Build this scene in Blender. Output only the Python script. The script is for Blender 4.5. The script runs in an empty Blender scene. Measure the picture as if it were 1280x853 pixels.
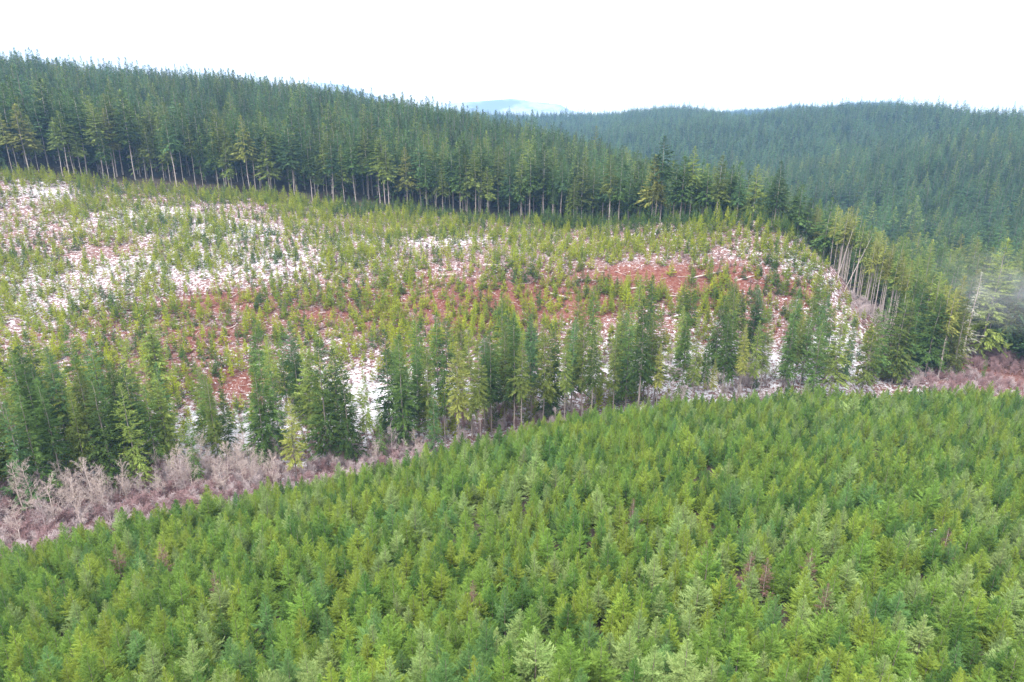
import bpy, math, time
import numpy as np
from mathutils import Vector, Matrix
T0 = time.time()
R = math.radians
scene = bpy.context.scene
COL = scene.collection

# ------------------------------------------------------------------ camera
PITCH = R(18.9)
F = 865.0 / 1280.0
cd = bpy.data.cameras.new('camera')
cam = bpy.data.objects.new('camera', cd); COL.objects.link(cam)
cd.sensor_width = 36; cd.lens = 36 * F
cd.clip_start = 0.5; cd.clip_end = 30000
cam.location = (0, 0, 0); cam.rotation_euler = (math.pi / 2 - PITCH, 0, 0)
scene.camera = cam
scene.render.resolution_x, scene.render.resolution_y = 1024, 682

# ------------------------------------------------------------------ light
scene.view_settings.view_transform = 'Standard'
scene.view_settings.look = 'None'
scene.view_settings.exposure = 1.6
scene.view_settings.gamma = 1
SUN_EL, SUN_AZ = 52, 215          # compass style: azimuth from +Y clockwise; behind the camera, to the left
w = bpy.data.worlds.new('World'); scene.world = w; w.use_nodes = True
nt = w.node_tree; nt.nodes.clear()
sky = nt.nodes.new('ShaderNodeTexSky'); sky.sky_type = 'NISHITA'; sky.sun_disc = False
sky.sun_elevation = R(SUN_EL); sky.sun_rotation = R(SUN_AZ)
sky.air_density = 1.0; sky.dust_density = 3.0
b1 = nt.nodes.new('ShaderNodeBackground'); b1.inputs[1].default_value = 0.10
b2 = nt.nodes.new('ShaderNodeBackground'); b2.inputs[0].default_value = (1.0, 0.99, 0.97, 1); b2.inputs[1].default_value = 1.05
mx = nt.nodes.new('ShaderNodeMixShader'); mx.inputs[0].default_value = 0.88
wo = nt.nodes.new('ShaderNodeOutputWorld')
# an overcast sky is about three times brighter overhead than at the horizon
geo_ = nt.nodes.new('ShaderNodeTexCoord'); sep_ = nt.nodes.new('ShaderNodeSeparateXYZ'); nt.links.new(geo_.outputs['Generated'], sep_.inputs[0])
gr_ = nt.nodes.new('ShaderNodeMapRange'); gr_.inputs[1].default_value = 0; gr_.inputs[2].default_value = 1; gr_.inputs[3].default_value = 0.64; gr_.inputs[4].default_value = 1.62
nt.links.new(sep_.outputs[2], gr_.inputs[0]); nt.links.new(gr_.outputs[0], b2.inputs[1])
nt.links.new(sky.outputs[0], b1.inputs[0]); nt.links.new(b1.outputs[0], mx.inputs[1])
nt.links.new(b2.outputs[0], mx.inputs[2]); nt.links.new(mx.outputs[0], wo.inputs[0])
sl = bpy.data.lights.new('sun', 'SUN'); sl.energy = 1.5; sl.angle = R(12); sl.color = (1, 0.97, 0.9)
so = bpy.data.objects.new('sun', sl); COL.objects.link(so)
sd = Vector((math.sin(R(SUN_AZ)) * math.cos(R(SUN_EL)), math.cos(R(SUN_AZ)) * math.cos(R(SUN_EL)), math.sin(R(SUN_EL))))
so.rotation_euler = sd.to_track_quat('Z', 'Y').to_euler()
cy = scene.cycles
cy.max_bounces = 5; cy.diffuse_bounces = 3; cy.glossy_bounces = 1; cy.transmission_bounces = 2
cy.volume_bounces = 1; cy.transparent_max_bounces = 8
cy.use_denoising = True; cy.denoising_prefilter = 'NONE'
cy.caustics_reflective = False; cy.caustics_refractive = False

# ------------------------------------------------------------------ photo geometry helpers
CP, SP = math.cos(PITCH), math.sin(PITCH)
def pdir(px, py):
    u = (px - 640) / 865.0; v = (426.5 - py) / 865.0
    return u, CP + v * SP, -SP + v * CP
def azslope(px, py):
    x, y, z = pdir(px, py); return math.atan2(x, y), z / math.hypot(x, y)
def project(x, y, z):
    x, y, z = np.asarray(x, float), np.asarray(y, float), np.asarray(z, float)
    d = np.maximum(y * CP - z * SP, 0.01); v = (y * SP + z * CP) / d; u = x / d
    return 640 + 865 * u, 426.5 - 865 * v

def hash2(i, j, seed):
    n = (i.astype(np.int64) * 374761393 + j.astype(np.int64) * 668265263 + seed * 1274126177) & 0x7fffffff
    n = ((n ^ (n >> 13)) * 1274126177) & 0x7fffffff
    return ((n ^ (n >> 16)) & 0xffff) / 65535.0
def vnoise(x, y, s, seed=0, octv=3):
    x = np.asarray(x, float) / s; y = np.asarray(y, float) / s
    out = 0; amp = 1; tot = 0
    for o in range(octv):
        i = np.floor(x); j = np.floor(y); fx = x - i; fy = y - j
        fx = fx * fx * (3 - 2 * fx); fy = fy * fy * (3 - 2 * fy)
        a = hash2(i, j, seed + o); b = hash2(i + 1, j, seed + o); c = hash2(i, j + 1, seed + o); d = hash2(i + 1, j + 1, seed + o)
        out = out + amp * ((a * (1 - fx) + b * fx) * (1 - fy) + (c * (1 - fx) + d * fx) * fy)
        tot += amp; amp *= 0.5; x = x * 2.03 + 7.1; y = y * 2.03 + 3.7
    return out / tot

# ------------------------------------------------------------------ the lie of the land: knot lines across the view
# (px, py, horizontal distance, height of growth above ground) or ('z', px, distance, z)
def K(*pts):
    out = []
    for p in pts:
        if p[0] == 'z':
            out.append((math.atan((p[1] - 640) / 865.0 / 1.03), p[2], p[3]))
        else:
            a, s = azslope(p[0], p[1]); out.append((a, p[2], s * p[2] - p[3]))
    return np.array(sorted(out))
KN = [
    K(('z', 640, 0.5, -41)),
    K(('z', 640, 44, -45.5)),
    K(('z', 640, 56, -53)),
    K((0, 684, 125, 5), (200, 634, 127, 5), (400, 596, 128, 5), (560, 556, 136, 5), (760, 501, 150, 5), (900, 489, 172, 6), (1100, 480, 200, 6), (1280, 487, 210, 6)),
    K(('z', 0, 140, -76), ('z', 400, 145, -79), ('z', 600, 150, -79), ('z', 800, 166, -79), ('z', 1000, 190, -80), ('z', 1280, 226, -81)),
    K((0, 600, 152, 0), (300, 575, 156, 0), (600, 535, 162, 0), (800, 500, 180, 0), (1000, 480, 208, 0), ('z', 1280, 250, -80)),
    K((0, 400, 262, 0), (300, 400, 235, 0), (600, 400, 225, 0), (800, 400, 222, 0), (950, 400, 232, 0), (1080, 392, 252, 0), ('z', 1180, 275, -80), ('z', 1280, 290, -83)),
    K((0, 320, 330, 0), (300, 320, 295, 0), (600, 330, 262, 0), (800, 330, 258, 0), (950, 325, 264, 0), (1040, 322, 276, 0), ('z', 1110, 285, -74), ('z', 1280, 340, -90)),
    K((0, 214, 440, 0), (200, 240, 418, 0), (400, 258, 388, 0), (600, 275, 350, 0), (730, 281, 325, 0), (850, 275, 308, 0), (950, 273, 302, 0), (990, 282, 302, 0), ('z', 1060, 312, -68), ('z', 1160, 345, -90), ('z', 1280, 380, -97)),
    K(('z', 0, 520, -22), ('z', 300, 480, -38), ('z', 600, 440, -55), ('z', 800, 390, -66), ('z', 950, 370, -74), ('z', 1060, 380, -88), ('z', 1280, 430, -100)),
    K(('z', 0, 720, 4), ('z', 300, 670, -6), ('z', 550, 620, -26), ('z', 750, 540, -50), ('z', 950, 460, -82), (1060, 290, 470, 34), (1150, 300, 480, 34), (1280, 310, 490, 34)),
    K((0, 68, 900, 26), (200, 94, 880, 26), (400, 114, 850, 27), (550, 141, 800, 28), (700, 165, 740, 32), (850, 208, 640, 32), (950, 240, 560, 32), (1060, 268, 600, 32), (1150, 262, 620, 32), (1280, 262, 620, 32)),
    K(('z', 0, 1150, -40), ('z', 550, 1050, -80), ('z', 700, 980, -100), ('z', 850, 850, -112), (960, 226, 800, 32), (1060, 222, 760, 32), (1150, 215, 760, 32), (1280, 210, 760, 32)),
    K(('z', 0, 1500, -70), ('z', 600, 1500, -75), (720, 176, 1350, 30), (850, 168, 1250, 30), (1000, 172, 1100, 30), (1150, 172, 960, 30), (1280, 172, 930, 30)),
    K(('z', 0, 1900, -50), ('z', 600, 1900, -45), (700, 141, 1850, 24), (790, 134, 1850, 24), (860, 136, 1800, 24), (950, 134, 1700, 24), (1040, 143, 1500, 24), (1120, 144, 1350, 24), (1200, 139, 1240, 24), (1280, 135, 1180, 24)),
    K(('z', 0, 2400, -120), ('z', 900, 2300, -120), ('z', 1280, 1600, -100)),
    K(('z', 0, 2900, -110), ('z', 820, 2900, -70), (950, 134, 2900, 25), (1030, 131, 2900, 25), (1085, 126, 2900, 25), (1130, 128, 2900, 25), (1180, 138, 2900, 25), ('z', 1230, 2900, -60), ('z', 1280, 2900, -110)),
    K(('z', 640, 4200, -170)),
    K(('z', 640, 14000, -260)),
]
AZ = np.linspace(-math.pi, math.pi, 1441); dAZ = AZ[1] - AZ[0]
HH = np.concatenate([np.arange(0, 600, 2.0), np.arange(600, 2000, 6.0), np.arange(2000, 4000, 25.0), np.arange(4000, 14001, 400.0)])
kh = []; kz = []
def smooth(a, n):
    for _ in range(n): a = np.concatenate([a[:1], (a[:-2] + 2 * a[1:-1] + a[2:]) / 4, a[-1:]])
    return a
for k in KN:
    a = k[:, 0]
    hh = np.interp(AZ, a, k[:, 1]); zz = np.interp(AZ, a, k[:, 2])
    kh.append(smooth(hh, 30)); kz.append(smooth(zz, 30))
kh = np.array(kh); kz = np.array(kz)
ZT = np.array([np.interp(HH, kh[:, i], kz[:, i]) for i in range(len(AZ))])
def blur_h(Z, n):
    for _ in range(n):
        Z = np.concatenate([Z[:, :1], (Z[:, :-2] + 2 * Z[:, 1:-1] + Z[:, 2:]) / 4, Z[:, -1:]], 1)
    return Z
ZT = blur_h(ZT, 12)
def bil(T, az, h):
    fi = np.clip((az - AZ[0]) / dAZ, 0, len(AZ) - 1.001); i = fi.astype(int); fi = fi - i
    fj = np.interp(h, HH, np.arange(len(HH))); fj = np.clip(fj, 0, len(HH) - 1.001); j = fj.astype(int); fj = fj - j
    return (T[i, j] * (1 - fi) + T[i + 1, j] * fi) * (1 - fj) + (T[i, j + 1] * (1 - fi) + T[i + 1, j + 1] * fi) * fj
def ground_z(x, y):
    x = np.atleast_1d(np.asarray(x, float)); y = np.atleast_1d(np.asarray(y, float))
    az = np.arctan2(x, y); h = np.hypot(x, y)
    z = bil(ZT, az, h)
    amp = np.interp(h, [0, 120, 300, 600, 2000], [0.8, 1.2, 2.0, 6, 12])
    return z + (vnoise(x, y, 28, 5) - .5) * np.minimum(amp, 2.6) + (vnoise(x, y, 130, 9, 2) - .5) * np.interp(h, [250, 500, 1500], [0, 8, 26]) + (vnoise(x, y, 310, 17, 1) - .5) * np.clip((az + .1) * 5, 0, 1) * np.interp(h, [650, 800, 1150, 1700, 1900], [0, 45, 60, 60, 12])
def gz(x, y): return float(ground_z(x, y)[0])
def knot_h(k, az): return np.interp(az, AZ, kh[k])
def pt(px, h, py=None):
    """ground point in the column px of the photo at horizontal distance h"""
    az = math.atan((px - 640) / 865.0 / 1.0)
    for _ in range(6):
        x, y = h * math.sin(az), h * math.cos(az); z = gz(x, y) + 8
        d = y * CP - z * SP
        az = math.asin(max(-.95, min(.95, (px - 640) / 865.0 * d / h)))
    x, y = h * math.sin(az), h * math.cos(az)
    return x, y, gz(x, y)
def hit(px, py):
    """where the sight line through a photo point meets the ground"""
    x, y, z = pdir(px, py); n = math.hypot(x, y)
    hs = np.arange(30, 1200, 1.0)
    g = ground_z(hs * x / n, hs * y / n)
    b = np.where(hs * z / n < g)[0]
    h = hs[b[0]] if len(b) else 400
    return h * x / n, h * y / n, h

# clearcut outline: right hand limit as azimuth against distance
_b = [azslope(*p)[0] for p in [(1128, 480), (1118, 430), (1096, 388), (1044, 320), (1000, 288), (992, 275)]]
def clear_right(h): return np.interp(h, [205, 235, 252, 277, 298, 310], _b)

# ------------------------------------------------------------------ object helpers
def link(o, parent=None):
    COL.objects.link(o)
    if parent is not None: o.parent = parent
    return o
def tag(o, label=None, cat=None, group=None, kind=None):
    if label: o['label'] = label
    if cat: o['category'] = cat
    if group: o['group'] = group
    if kind: o['kind'] = kind
    return o
def mesh_np(name, verts, faces, mat, attrs=None, smoothf=False):
    """faces: (n,k) int array, all the same size"""
    verts = np.asarray(verts, np.float32); faces = np.asarray(faces, np.int32)
    me = bpy.data.meshes.new(name)
    me.vertices.add(len(verts)); me.vertices.foreach_set('co', verts.ravel())
    k = faces.shape[1]
    me.loops.add(faces.size); me.loops.foreach_set('vertex_index', faces.ravel())
    me.polygons.add(len(faces)); me.polygons.foreach_set('loop_start', np.arange(0, faces.size, k, dtype=np.int32))
    me.polygons.foreach_set('loop_total', np.full(len(faces), k, np.int32))
    if smoothf: me.polygons.foreach_set('use_smooth', np.ones(len(faces), bool))
    me.update(calc_edges=True)
    for n, a in (attrs or {}).items():
        at = me.attributes.new(n, 'FLOAT', 'POINT'); at.data.foreach_set('value', np.asarray(a, np.float32))
    if mat is not None: me.materials.append(mat)
    return me

# ------------------------------------------------------------------ materials
def newmat(name):
    m = bpy.data.materials.new(name); m.use_nodes = True
    m.node_tree.nodes.clear(); return m, m.node_tree
def N(t, typ, **kw):
    n = t.nodes.new(typ)
    for k, v in kw.items():
        if k.startswith('i'): n.inputs[int(k[1:])].default_value = v
        else: setattr(n, k, v)
    return n
def L(t, a, b): t.links.new(a, b)
def ramp(t, fac, stops):
    r = t.nodes.new('ShaderNodeValToRGB'); e = r.color_ramp.elements
    while len(e) < len(stops): e.new(0.5)
    for k, (p, c) in enumerate(stops): e[k].position = p; e[k].color = (*c, 1)
    L(t, fac, r.inputs[0]); return r.outputs[0]

def foliage(name, dark, light, trans=0.25, rnd=0.35):
    """needles: per-twig colour variation between two real leaf colours, per-tree brightness"""
    m, t = newmat(name)
    at = N(t, 'ShaderNodeAttribute', attribute_name='tint')
    oi = N(t, 'ShaderNodeObjectInfo')
    col = ramp(t, at.outputs['Fac'], [(0, dark), (1, light)])
    hsv = N(t, 'ShaderNodeHueSaturation')
    mr = N(t, 'ShaderNodeMapRange', i3=0.494, i4=0.508); L(t, oi.outputs['Random'], mr.inputs[0]); L(t, mr.outputs[0], hsv.inputs['Hue'])
    mv = N(t, 'ShaderNodeMath', operation='MULTIPLY_ADD', i1=rnd, i2=1 - rnd / 2); 
    fr = N(t, 'ShaderNodeMath', operation='MULTIPLY', i1=7.31); L(t, oi.outputs['Random'], fr.inputs[0])
    f2 = N(t, 'ShaderNodeMath', operation='FRACT'); L(t, fr.outputs[0], f2.inputs[0])
    L(t, f2.outputs[0], mv.inputs[0]); L(t, mv.outputs[0], hsv.inputs['Value']); L(t, col, hsv.inputs['Color'])
    d = N(t, 'ShaderNodeBsdfPrincipled'); d.inputs['Roughness'].default_value = 0.62; d.inputs['Specular IOR Level'].default_value = 0.08
    L(t, hsv.outputs[0], d.inputs['Base Color'])
    tr = N(t, 'ShaderNodeBsdfTranslucent'); L(t, hsv.outputs[0], tr.inputs[0])
    mx = N(t, 'ShaderNodeMixShader', i0=trans); L(t, d.outputs[0], mx.inputs[1]); L(t, tr.outputs[0], mx.inputs[2])
    o = N(t, 'ShaderNodeOutputMaterial'); L(t, mx.outputs[0], o.inputs[0]); return m
def bark(name, c1, c2, scale=3.0):
    m, t = newmat(name)
    g = N(t, 'ShaderNodeTexCoord'); mp = N(t, 'ShaderNodeMapping'); mp.inputs['Scale'].default_value = (scale, scale, scale * .25)
    L(t, g.outputs['Object'], mp.inputs[0])
    n = N(t, 'ShaderNodeTexNoise', i2=1.0, i3=5.0); L(t, mp.outputs[0], n.inputs[0])
    col = ramp(t, n.outputs[0], [(0.3, c1), (0.7, c2)])
    d = N(t, 'ShaderNodeBsdfPrincipled'); d.inputs['Roughness'].default_value = 0.85; d.inputs['Specular IOR Level'].default_value = 0.2
    L(t, col, d.inputs['Base Color'])
    o = N(t, 'ShaderNodeOutputMaterial'); L(t, d.outputs[0], o.inputs[0]); return m

M = {}
M['yg'] = foliage('needles_yellow_green', (0.13, 0.20, 0.024), (0.34, 0.43, 0.075), .3)
M['mg'] = foliage('needles_mid_green', (0.092, 0.18, 0.026), (0.25, 0.37, 0.075), .3)
M['dg'] = foliage('needles_deep_green', (0.042, 0.115, 0.022), (0.145, 0.25, 0.055), .3)
M['bg'] = foliage('needles_bluish_green', (0.065, 0.155, 0.04), (0.20, 0.33, 0.11), .3)
M['pg'] = foliage('needles_pale_green', (0.12, 0.20, 0.05), (0.36, 0.45, 0.17), .3)
M['sy'] = foliage('sapling_needles_yellow', (0.17, 0.21, 0.012), (0.42, 0.46, 0.04), .3)
M['sg'] = foliage('sapling_needles_green', (0.095, 0.155, 0.014), (0.26, 0.33, 0.04), .3)
M['sd'] = foliage('sapling_needles_dark', (0.03, 0.08, 0.018), (0.11, 0.18, 0.045), .3)
M['old_a'] = foliage('old_needles_dark', (0.036, 0.082, 0.018), (0.13, 0.20, 0.052), 0.2, .9)
M['old_b'] = foliage('old_needles_olive', (0.085, 0.13, 0.022), (0.25, 0.30, 0.075), 0.2, .8)
M['old_c'] = foliage('old_needles_teal', (0.034, 0.086, 0.030), (0.12, 0.20, 0.075), 0.2, .9)
M['old_d'] = foliage('old_needles_yellowish', (0.14, 0.17, 0.03), (0.34, 0.34, 0.09), 0.2, .5)
M['dead'] = foliage('dead_twigs', (0.10, 0.058, 0.048), (0.20, 0.12, 0.10), 0.1)
M['grey'] = foliage('grey_lichen_twigs', (0.25, 0.25, 0.19), (0.5, 0.5, 0.4), 0.1)
M['bark'] = bark('fir_bark', (0.10, 0.075, 0.065), (0.30, 0.25, 0.23))
M['pale_bark'] = bark('pale_bark', (0.28, 0.23, 0.21), (0.55, 0.47, 0.44))
M['grey_bark'] = bark('grey_bark', (0.15, 0.12, 0.11), (0.36, 0.31, 0.29))
M['alder'] = bark('alder_bark', (0.34, 0.27, 0.25), (0.60, 0.50, 0.47))
M['pinktwig'] = bark('pink_twigs', (0.22, 0.13, 0.13), (0.40, 0.27, 0.28), 1.0)
M['lilactwig'] = bark('lilac_grey_twigs', (0.32, 0.25, 0.25), (0.56, 0.48, 0.49), 1.0)
M['wood'] = bark('weathered_wood', (0.25, 0.19, 0.18), (0.6, 0.52, 0.5), 1.5)

# ------------------------------------------------------------------ tree meshes
def tube(path, rad, sides):
    """quads of a tapered tube along a polyline"""
    path = np.asarray(path, float); n = len(path)
    d = np.gradient(path, axis=0); d /= np.linalg.norm(d, axis=1)[:, None] + 1e-9
    a = np.where(np.abs(d[:, 2:3]) < .9, np.array([[0, 0, 1.]]), np.array([[1., 0, 0]]))
    u = np.cross(d, a); u /= np.linalg.norm(u, axis=1)[:, None]; v = np.cross(d, u)
    th = np.arange(sides) * 2 * math.pi / sides
    ring = path[:, None] + (u[:, None] * np.cos(th)[None, :, None] + v[:, None] * np.sin(th)[None, :, None]) * np.asarray(rad)[:, None, None]
    V = ring.reshape(-1, 3)
    i = np.arange(n - 1)[:, None] * sides; j = np.arange(sides)[None]; j2 = (j + 1) % sides
    Fc = np.stack([i + j, i + j2, i + sides + j2, i + sides + j], -1).reshape(-1, 4)
    return V, Fc
def merge(parts):
    V = []; Fs = []; o = 0
    for v, f in parts: V.append(v); Fs.append(f + o); o += len(v)
    return np.concatenate(V), np.concatenate(Fs)
def blades(P, D, length, width, rng, droop=0.0, roll=None):
    """one kite-shaped quad per twig"""
    D = D / (np.linalg.norm(D, axis=1)[:, None] + 1e-9)
    up = np.tile([0, 0, 1.], (len(P), 1)) + rng.normal(0, .45, (len(P), 3))
    S = np.cross(D, up); S /= np.linalg.norm(S, axis=1)[:, None] + 1e-9
    l = length[:, None]; w_ = width[:, None]
    mid = P + D * l * .42
    tip = P + D * l; tip[:, 2] -= droop * length
    V = np.stack([P, mid + S * w_, tip, mid - S * w_], 1).reshape(-1, 3)
    Fc = np.arange(len(P) * 4).reshape(-1, 4)
    return V, Fc
def fir(seed, H, Rad, cs, nb, ntw, nsub, elev_lo=-10, elev_hi=45, curl=0.0, wid=0.13, power=0.8, rag=0.25, lean=0.0, trunk_r=None, bare=0.0, sub_len=.45, sides=6, top_round=0.0):
    """returns crown (V,F,tint) and trunk (V,F)"""
    rng = np.random.default_rng(seed)
    # stem
    zs = np.linspace(0, 1, 9); off = np.cumsum(rng.normal(0, .004, (9, 2)), 0) * H; off -= off[0]
    off[:, 0] += lean * H * zs
    def stem(t): return np.stack([np.interp(t, zs, off[:, 0]), np.interp(t, zs, off[:, 1]), t * H], -1)
    tr = trunk_r or H * .0095
    tz = np.linspace(-.03, .985, 10); tp = stem(tz); rr = tr * (1 - np.clip(tz, 0, 1)) ** .8 + tr * .06; rr[0] *= 1.5
    trunk = [tube(tp, rr, sides)]
    t = cs + (1 - cs) * (np.arange(nb) + rng.random(nb)) / nb
    # clumps of whorls, missing sectors
    az = rng.random(nb) * 2 * math.pi
    rel = (1 - t) / (1 - cs)                        # 1 bottom .. 0 top
    prof = np.clip(rel, 0.0, 1) ** power
    if top_round: prof = np.minimum(prof, np.sqrt(np.clip(rel * (2 - rel), 0, 1)))
    prof *= np.clip((1 - rel) / .12 + .55, 0, 1)     # slight taper at crown base
    sect = 1 + rag * np.sin(az * 2 + rng.random() * 6 + t * 9) * .5
    BL = Rad * (prof * .92 + .075) * sect * rng.uniform(1 - rag, 1 + rag * .4, nb)
    keep = rng.random(nb) > bare * rel
    t, az, rel, BL = t[keep], az[keep], rel[keep], BL[keep]; nb = len(t)
    el = np.radians(elev_lo * rel + elev_hi * (1 - rel) + rng.normal(0, 7, nb))
    hd = np.stack([np.cos(az), np.sin(az), np.zeros(nb)], -1); sd_ = np.stack([-np.sin(az), np.cos(az), np.zeros(nb)], -1)
    base = stem(t)
    def bp(i, s):
        p = base[i] + hd[i] * (BL[i] * s * np.cos(el[i]))[:, None]
        p[:, 2] += BL[i] * (s * np.sin(el[i]) + curl * s * s); return p
    # twigs along every branch, both sides, plus the branch tip itself
    i = np.repeat(np.arange(nb), ntw); s = (np.tile(np.arange(ntw), nb) + rng.random(nb * ntw)) / ntw
    s = .06 + .92 * s ** .68
    side = np.where(rng.random(len(i)) < .5, -1., 1.)
    tw = bp(i, s)
    slope = np.sin(el[i]) + 2 * curl * s
    D = hd[i] * rng.uniform(.5, 1.1, len(i))[:, None] + sd_[i] * (side * rng.uniform(.35, 1.1, len(i)) * (1.12 - s * .75))[:, None]
    D[:, 2] += slope * .8 + rng.normal(0, .18, len(i))
    TL = np.maximum(BL[i] * sub_len * (1.15 - .7 * s), Rad * .07) * rng.uniform(.6, 1.15, len(i))
    tint_b = rng.random(nb) * .5
    P = [tw]; DD = [D]; LL = [TL]; WW = [TL * wid]; TT = [tint_b[i] + rng.random(len(i)) * .5]
    if nsub:
        k = np.repeat(np.arange(len(i)), nsub); q = rng.uniform(.15, .95, len(k))
        Dn = D / np.linalg.norm(D, axis=1)[:, None]
        p2 = tw[k] + Dn[k] * (TL[k] * q)[:, None]
        Sd = np.cross(Dn[k], [0, 0, 1.]) * np.where(rng.random(len(k)) < .5, -1., 1.)[:, None]
        D2 = Dn[k] * .75 + Sd * rng.uniform(.5, 1.1, len(k))[:, None]; D2[:, 2] += rng.normal(.05, .3, len(k))
        l2 = TL[k] * (1.05 - .6 * q) * .48 * rng.uniform(.6, 1.2, len(k))
        P.append(p2); DD.append(D2); LL.append(l2); WW.append(l2 * wid * 1.35); TT.append(tint_b[i][k] + rng.random(len(k)) * .5)
    # leader
    nl = 8; ll = np.full(nl, H * .02 + Rad * .08); lp = stem(np.linspace(.95, .995, nl)); dl = rng.normal(0, .35, (nl, 3)); dl[:, 2] = 1
    P.append(lp); DD.append(dl); LL.append(ll); WW.append(ll * .12); TT.append(np.full(nl, .8))
    P = np.concatenate(P); DD = np.concatenate(DD); LL = np.concatenate(LL); WW = np.concatenate(WW); TT = np.concatenate(TT)
    V, Fc = blades(P, DD, LL, WW, rng, droop=.06)
    return (V, Fc, np.repeat(TT, 4)), merge(trunk)
def snag_twigs(seed, H, cs, n, ln):
    """dead side branches on the bare lower trunk"""
    rng = np.random.default_rng(seed); ps = []
    for k in range(n):
        t = rng.uniform(.12, cs); a = rng.random() * 6.28; l = ln * rng.uniform(.4, 1)
        p0 = np.array([0, 0, t * H]); p1 = p0 + [math.cos(a) * l, math.sin(a) * l, -l * rng.uniform(0, .5)]
        ps.append(tube([p0, (p0 + p1) / 2 + [0, 0, l * .05], p1], [.05, .035, .01], 3))
    return ps

class Kind:
    """one built tree shape: crown mesh + trunk mesh, and the two joined (for trees too small to show parts)"""
    def __init__(s, name, mats, leaf, stem, crown, trunk, H):
        s.H = H; s.name = name; s.hues = mats; s.stem = stem
        V, Fc, tint = crown
        s.trunk = mesh_np('trunk', trunk[0], trunk[1], M[stem], smoothf=True)
        s.crown = mesh_np('crown', V, Fc, M[mats[0]], {'tint': tint})
        s.parts = (V, Fc, tint, trunk); s._j = None
    @property
    def joined(s):
        if s._j is None:
            V, Fc, tint, trunk = s.parts
            jv = np.concatenate([V, trunk[0]]); jf = np.concatenate([Fc, trunk[1] + len(V)])
            me = mesh_np(s.name, jv, jf, M[s.hues[0]], {'tint': np.concatenate([tint, np.zeros(len(trunk[0]))])})
            me.materials.append(M[s.stem])
            mi = np.zeros(len(jf), np.int32); mi[len(Fc):] = 1; me.polygons.foreach_set('material_index', mi)
            s._j = me
        return s._j
def needles(o, hue):
    """the same crown mesh, in this tree's own needle colour"""
    o.material_slots[0].link = 'OBJECT'; o.material_slots[0].material = M[hue]; return o
def put_tree(kind, hue, x, y, z, rz, sz, sw, name, label, cat, group, tilt=0, tilt_dir=0):
    e = link(bpy.data.objects.new(name, None)); e.location = (x, y, z); e.scale = (sw, sw, sz)
    e.rotation_euler = (tilt * math.sin(tilt_dir), tilt * math.cos(tilt_dir), rz); e.empty_display_size = .5
    c = link(bpy.data.objects.new('crown', kind.crown), e); needles(c, hue); t = link(bpy.data.objects.new('trunk', kind.trunk), e)
    return tag(e, label, cat, group)

GN = {}
def stuff(name, label, cat, pts, rz, sc, idx, meshes, matlist=None):
    """one object whose points carry instances of the given meshes (for what is past counting)"""
    meshes = [m if isinstance(m, tuple) else (m, None) for m in meshes]
    key = tuple((m.name, h) for m, h in meshes)
    if key not in GN:
        c = bpy.data.collections.new('plants_' + name)
        for k, (me, hu) in enumerate(meshes):
            o = bpy.data.objects.new('%s_%03d' % (name, k), me); c.objects.link(o)
            if hu: needles(o, hu)
        ng = bpy.data.node_groups.new('scatter_' + name, 'GeometryNodeTree')
        ng.interface.new_socket('Geometry', in_out='INPUT', socket_type='NodeSocketGeometry')
        ng.interface.new_socket('Geometry', in_out='OUTPUT', socket_type='NodeSocketGeometry')
        gi = ng.nodes.new('NodeGroupInput'); go = ng.nodes.new('NodeGroupOutput')
        ci = ng.nodes.new('GeometryNodeCollectionInfo'); ci.inputs['Collection'].default_value = c
        ci.inputs['Separate Children'].default_value = True; ci.inputs['Reset Children'].default_value = True
        ip = ng.nodes.new('GeometryNodeInstanceOnPoints'); ip.inputs['Pick Instance'].default_value = True
        def na(n, ty):
            a = ng.nodes.new('GeometryNodeInputNamedAttribute'); a.data_type = ty; a.inputs['Name'].default_value = n; return a.outputs['Attribute']
        ng.links.new(gi.outputs[0], ip.inputs['Points']); ng.links.new(ci.outputs[0], ip.inputs['Instance'])
        ng.links.new(na('pick', 'INT'), ip.inputs['Instance Index'])
        r = ng.nodes.new('FunctionNodeEulerToRotation'); ng.links.new(na('rot', 'FLOAT_VECTOR'), r.inputs[0])
        ng.links.new(r.outputs[0], ip.inputs['Rotation']); ng.links.new(na('scl', 'FLOAT_VECTOR'), ip.inputs['Scale'])
        ng.links.new(ip.outputs[0], go.inputs[0]); GN[key] = ng
    me = bpy.data.meshes.new(name); n = len(pts)
    me.vertices.add(n); me.vertices.foreach_set('co', np.asarray(pts, np.float32).ravel())
    if np.ndim(rz) == 1: rz = np.stack([np.zeros(n), np.zeros(n), rz], -1)
    a = me.attributes.new('rot', 'FLOAT_VECTOR', 'POINT'); a.data.foreach_set('vector', np.asarray(rz, np.float32).ravel())
    a = me.attributes.new('scl', 'FLOAT_VECTOR', 'POINT'); a.data.foreach_set('vector', np.asarray(sc, np.float32).ravel())
    a = me.attributes.new('pick', 'INT', 'POINT'); a.data.foreach_set('value', np.asarray(idx, np.int32))
    o = link(bpy.data.objects.new(name, me)); md = o.modifiers.new('scatter', 'NODES'); md.node_group = GN[key]
    return tag(o, label, cat, None, 'stuff')

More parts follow.
